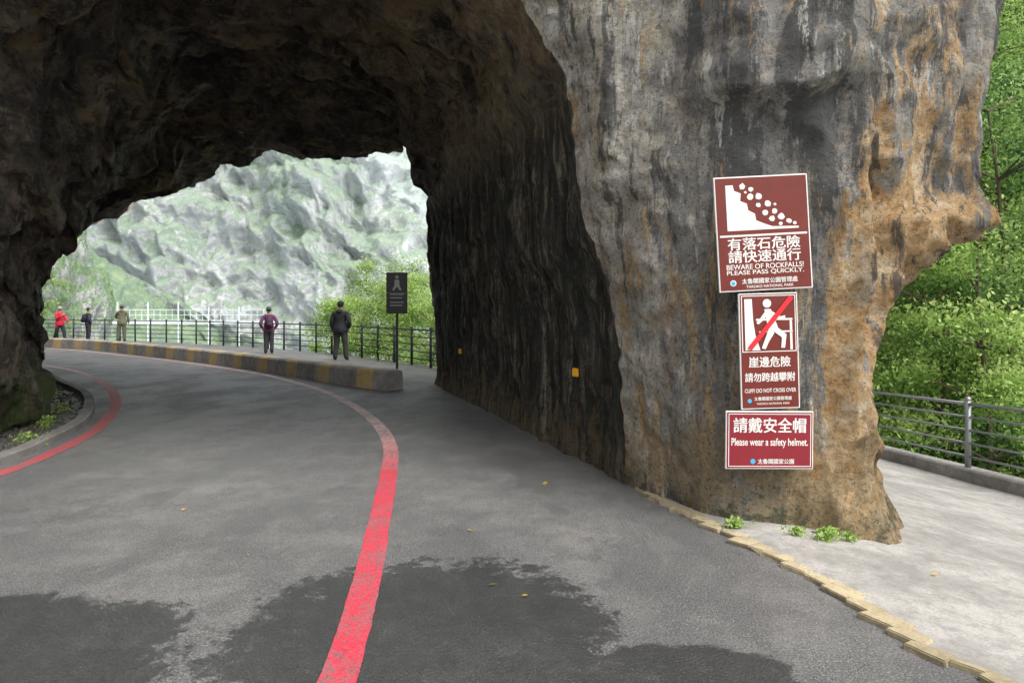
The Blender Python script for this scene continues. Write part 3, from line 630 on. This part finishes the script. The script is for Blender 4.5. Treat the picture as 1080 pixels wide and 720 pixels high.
flatpoly("figure_head",[(.0+math.cos(k*.524)*.045,2.42+math.sin(k*.524)*.045) for k in range(12)],yb,gm_,e)
flatpoly("figure_body",[(-.06,2.35),(.06,2.35),(.07,2.2),(.12,2.08),(.08,2.06),(.0,2.17),(-.08,2.06),(-.12,2.08),(-.06,2.2)],yb,gm_,e)
for k,zz in enumerate((1.95,1.86,1.74,1.66)): rect("line",-.18,zz,.18-.04*(k%2),zz+.028,yb,gm_,e)
rect("divider",-.25,1.99,.25,2.0,yb,gm_,e)

# reflectors on inner wall (seated on the rock surface)
C.view_layer.update()
for (y,z) in [(7.16,.93),(12.1,.84)]:
    ok,loc,nr,_=tunnel.ray_cast(Vector((-4,y,z)),Vector((1,0,0)))
    e=empty("wall_reflector",loc+Vector((-.04,-.02,0)),(0,0,math.radians(-58)))
    bm=bmesh.new(); bmesh.ops.create_cube(bm,size=1,matrix=Matrix.Diagonal((.10,.02,.09,1))); bmesh.ops.bevel(bm,geom=bm.edges[:],offset=.008,segments=2,affect='EDGES')
    me=D.meshes.new("plate"); bm.to_mesh(me); bm.free(); obj("plate",me,e,[MAT['yellow']])
    bm=bmesh.new(); tube(bm,(0,0.01,0),(0,.2,0),.012,6); me=D.meshes.new("stem"); bm.to_mesh(me); bm.free(); obj("stem",me,e,[MAT['black']])

# ---------------------------------------------------------------- people
def skin(name,V,E,R,parent,mats,root=0,sub=2):
    me=D.meshes.new(name); me.from_pydata(V,E,[]); o=D.objects.new(name,me); SC.collection.objects.link(o)
    sk=o.modifiers.new("s",'SKIN'); sk.use_smooth_shade=True; su=o.modifiers.new("u",'SUBSURF'); su.levels=sub
    for i,r_ in enumerate(R):
        d=me.skin_vertices[0].data[i]; d.radius=r_ if isinstance(r_,tuple) else (r_,r_); d.use_root=(i==root)
    C.view_layer.update(); dg=C.evaluated_depsgraph_get(); m2=D.meshes.new_from_object(o.evaluated_get(dg)); D.objects.remove(o)
    m2.materials.clear()
    for p in m2.polygons: p.use_smooth=True
    return obj(name,m2,parent,mats)
def person(loc,rotz,H,top,pants,pose,hat=None,pack=None,hood=False,bulk=1.0):
    e=empty("pedestrian",loc,(0,0,rotz)); s=H/1.74; e.scale=(s,s,s)
    tm=simple("jacket",top,.8,0,.3,9); pm=simple("trousers",pants,.85,0,.25,9); sh=simple("shoes",(.03,.028,.027),.6)
    b_=bulk
    V=[(0,0,.95),(0,.0,1.10),(0,.01,1.28),(0,.0,1.42),(0,.005,1.49),(0,.02,1.56),(0,.025,1.63),(0,.015,1.69)]
    R=[(.155*b_,.12*b_),(.155*b_,.12*b_),(.18*b_,.13*b_),(.11*b_,.085*b_),(.055,.055),(.068,.078),(.078,.092),(.06,.07)]
    E=[(i,i+1) for i in range(7)]
    def add(pts,rs,par):
        k=len(V)
        for p,r_ in zip(pts,rs): V.append(p); R.append(r_)
        E.append((par,k)); 
        for i in range(len(pts)-1): E.append((k+i,k+i+1))
    hands=[]
    for sx in (-1,1):
        el_,wr=pose['arm'][0 if sx<0 else 1]
        add([(sx*.185,0,1.385),(sx*el_[0],el_[1],el_[2]),(sx*wr[0],wr[1],wr[2])],[.082*b_,.066*b_,.048],3); hands.append((sx,el_,wr))
        kn,an,to=pose['leg'][0 if sx<0 else 1]
        add([(sx*.095,0,.86),(sx*kn[0],kn[1],kn[2]),(sx*an[0],an[1],an[2]),(sx*to[0],to[1],to[2])],[(.115,.115),.09,.07,(.05,.038)],0)
    b=skin("body",V,E,R,e,[pm,tm,MAT['skin'],sh])
    for p in b.data.polygons:
        c=p.center; arm=abs(c.x)>.17 and c.z>.7
        p.material_index=2 if c.z>1.475 else (1 if (c.z>.86 or arm) else (3 if c.z<.10 else 0))
    v=[];f=[];n_=24; ring=[(.83,.185*b_,.150*b_),(.86,.20*b_,.160*b_),(.95,.205*b_,.160*b_),(1.02,.18*b_,.142*b_),(1.12,.17*b_,.13*b_)]
    for z,rx,ry in ring:
        for k in range(n_): a=k*2*math.pi/n_; w=1+.04*math.sin(5*a+z*9); v.append((math.cos(a)*rx*w,math.sin(a)*ry*w,z))
    for i in range(len(ring)-1):
        for k in range(n_): f.append((i*n_+k,i*n_+(k+1)%n_,(i+1)*n_+(k+1)%n_,(i+1)*n_+k))
    obj("jacket_hem",mesh("jacket_hem",v,f,True),e,[tm])
    for sx,el_,wr in hands:
        w=Vector((sx*wr[0],wr[1],wr[2])); d=(w-Vector((sx*el_[0],el_[1],el_[2]))).normalized(); side=Vector((0,1,0)); side=(side-d*side.dot(d)).normalized(); nn=d.cross(side)*sx
        hv=[tuple(w),tuple(w+d*.05),tuple(w+d*.09)]; skin("palm",hv,[(0,1),(1,2)],[(.024,.03),(.018,.036),(.014,.034)],e,[MAT['skin']],0,1)
        for k,(o_,L_) in enumerate(((.03,.068),(.010,.078),(-.010,.072),(-.029,.055))):
            p0=w+d*.075+side*o_; p1=p0+d*L_*.5+nn*.006; p2=p1+d*L_*.33+nn*.016; p3=p2+d*L_*.2+nn*.018
            skin("finger_%d"%(k+1),[tuple(p) for p in (p0,p1,p2,p3)],[(0,1),(1,2),(2,3)],[.0095,.009,.0085,.007],e,[MAT['skin']],0,1)
        p0=w+d*.03+side*.025; p1=p0+side*.025+d*.025; p2=p1+d*.03+nn*.008
        skin("thumb",[tuple(p) for p in (p0,p1,p2)],[(0,1),(1,2)],[.012,.011,.009],e,[MAT['skin']],0,1)
    bm=bmesh.new(); bmesh.ops.create_cone(bm,cap_ends=True,segments=6,radius1=.017,radius2=.006,depth=.04,matrix=Matrix.Translation((0,.118,1.605))@Euler((math.radians(-20),0,0)).to_matrix().to_4x4())
    for sx in (-1,1): bmesh.ops.create_uvsphere(bm,u_segments=8,v_segments=6,radius=1,matrix=Matrix.Translation((sx*.082,.02,1.61))@Matrix.Diagonal((.012,.02,.032,1)))
    me=D.meshes.new("nose_and_ears"); bm.to_mesh(me); bm.free(); obj("nose_and_ears",me,e,[MAT['skin']])
    bm=bmesh.new()
    for sx in (-1,1): bmesh.ops.create_uvsphere(bm,u_segments=8,v_segments=6,radius=.011,matrix=Matrix.Translation((sx*.031,.103,1.632)))
    bmesh.ops.create_cube(bm,size=1,matrix=Matrix.Translation((0,.104,1.572))@Matrix.Diagonal((.045,.008,.008,1)))
    me=D.meshes.new("eyes_and_mouth"); bm.to_mesh(me); bm.free(); obj("eyes_and_mouth",me,e,[MAT['hair']])
    def shell(nm,rx,ry,rz,cz,cut,mat,cy=.01,front=None):
        bm=bmesh.new(); bmesh.ops.create_uvsphere(bm,u_segments=20,v_segments=14,radius=1)
        bmesh.ops.delete(bm,geom=[v_ for v_ in bm.verts if v_.co.z<cut or (front is not None and v_.co.y>front and v_.co.z<.35)],context='VERTS')
        for v_ in bm.verts: v_.co=Vector((v_.co.x*rx,v_.co.y*ry+cy,v_.co.z*rz+cz))
        me=D.meshes.new(nm); bm.to_mesh(me); bm.free()
        for p in me.polygons: p.use_smooth=True
        return obj(nm,me,e,[mat])
    shell("hair",.091,.104,.112,1.64,-.62,MAT['hair'],.008,.25)
    if hat:
        hm_=simple("hat_mat",hat,.8); shell("hat_crown",.1,.115,.10,1.675,-.05,hm_,.012)
        v=[];f=[]
        for k in range(24):
            a=k*2*math.pi/24; v.append((math.cos(a)*.099,math.sin(a)*.113+.012,1.672)); ext=.055 if pose.get('brim') else (.07 if math.sin(a)>.3 else .004)
            v.append((math.cos(a)*(.099+ext),math.sin(a)*(.113+ext)+.012,1.658))
        for k in range(24): f.append((2*k,2*k+1,(2*k+3)%48,(2*k+2)%48))
        obj("hat_brim",mesh("hat_brim",v,f,True),e,[hm_])
    if hood: shell("hood",.115,.11,.085,1.45,-.5,tm,-.035)
    if pack:
        pk=simple("backpack_mat",pack,.8); bm=bmesh.new(); bmesh.ops.create_cube(bm,size=1,matrix=Matrix.Translation((0,-.21,1.2))@Matrix.Diagonal((.30,.17,.44,1)))
        for v_ in bm.verts:
            if v_.co.z>1.3: v_.co.x*=.8; v_.co.y+=.03
        bmesh.ops.create_cube(bm,size=1,matrix=Matrix.Translation((0,-.315,1.1))@Matrix.Diagonal((.22,.07,.2,1)))
        bmesh.ops.bevel(bm,geom=bm.edges[:],offset=.035,segments=3,affect='EDGES'); me=D.meshes.new("backpack"); bm.to_mesh(me); bm.free()
        for p in me.polygons: p.use_smooth=True
        obj("backpack",me,e,[pk])
        for sx in (-1,1):
            skin("strap",[(sx*.1,-.14,1.38),(sx*.11,-.02,1.48),(sx*.115,.12,1.38),(sx*.13,.13,1.22),(sx*.15,-.10,1.05)],[(0,1),(1,2),(2,3),(3,4)],[(.02,.01)]*5,e,[pk],0,1)
    return e
st=((.10,.01,.48),(.105,-.02,.09),(.12,.10,.04)); st2=((.14,.03,.48),(.17,.0,.09),(.20,.11,.04))
back=((.10,-.08,.50),(.09,-.28,.14),(.10,-.19,.06)); fwd=((.10,.16,.50),(.10,.24,.09),(.10,.36,.05))
relax=((.27,-.03,1.12),(.26,.08,.88)); pocket=((.31,-.08,1.13),(.23,.06,.95)); railh=((.25,.12,1.17),(.20,.38,1.10)); cam_=((.24,.10,1.17),(.10,.26,1.33)); swing=((.24,.12,1.13),(.22,.30,.98))
person((-5.25,20.9,0),math.radians(-8),1.80,(.018,.02,.024),(.035,.036,.04),dict(arm=(relax,pocket),leg=(st2,st2)),hat=(.015,.016,.018),hood=True,bulk=1.12)
person((-8.55,24.0,0),math.radians(25),1.64,(.13,.045,.10),(.035,.035,.04),dict(arm=(pocket,pocket),leg=(st,st),brim=True),hat=(.05,.09,.06),pack=(.06,.03,.06))
person((-18.4,32.2,0),math.radians(25),1.76,(.13,.125,.08),(.10,.10,.08),dict(arm=(railh,relax),leg=(st2,st)),hat=(.12,.12,.10),hood=True)
person((-20.6,33.2,0),math.radians(-40),1.62,(.03,.035,.05),(.03,.03,.035),dict(arm=(relax,pocket),leg=(st,st)),pack=(.02,.02,.025))
person((-21.4,32.3,0),math.radians(-110),1.66,(.50,.02,.045),(.025,.025,.03),dict(arm=(swing,cam_),leg=(fwd,back),brim=True),hat=(.35,.30,.28),hood=True)
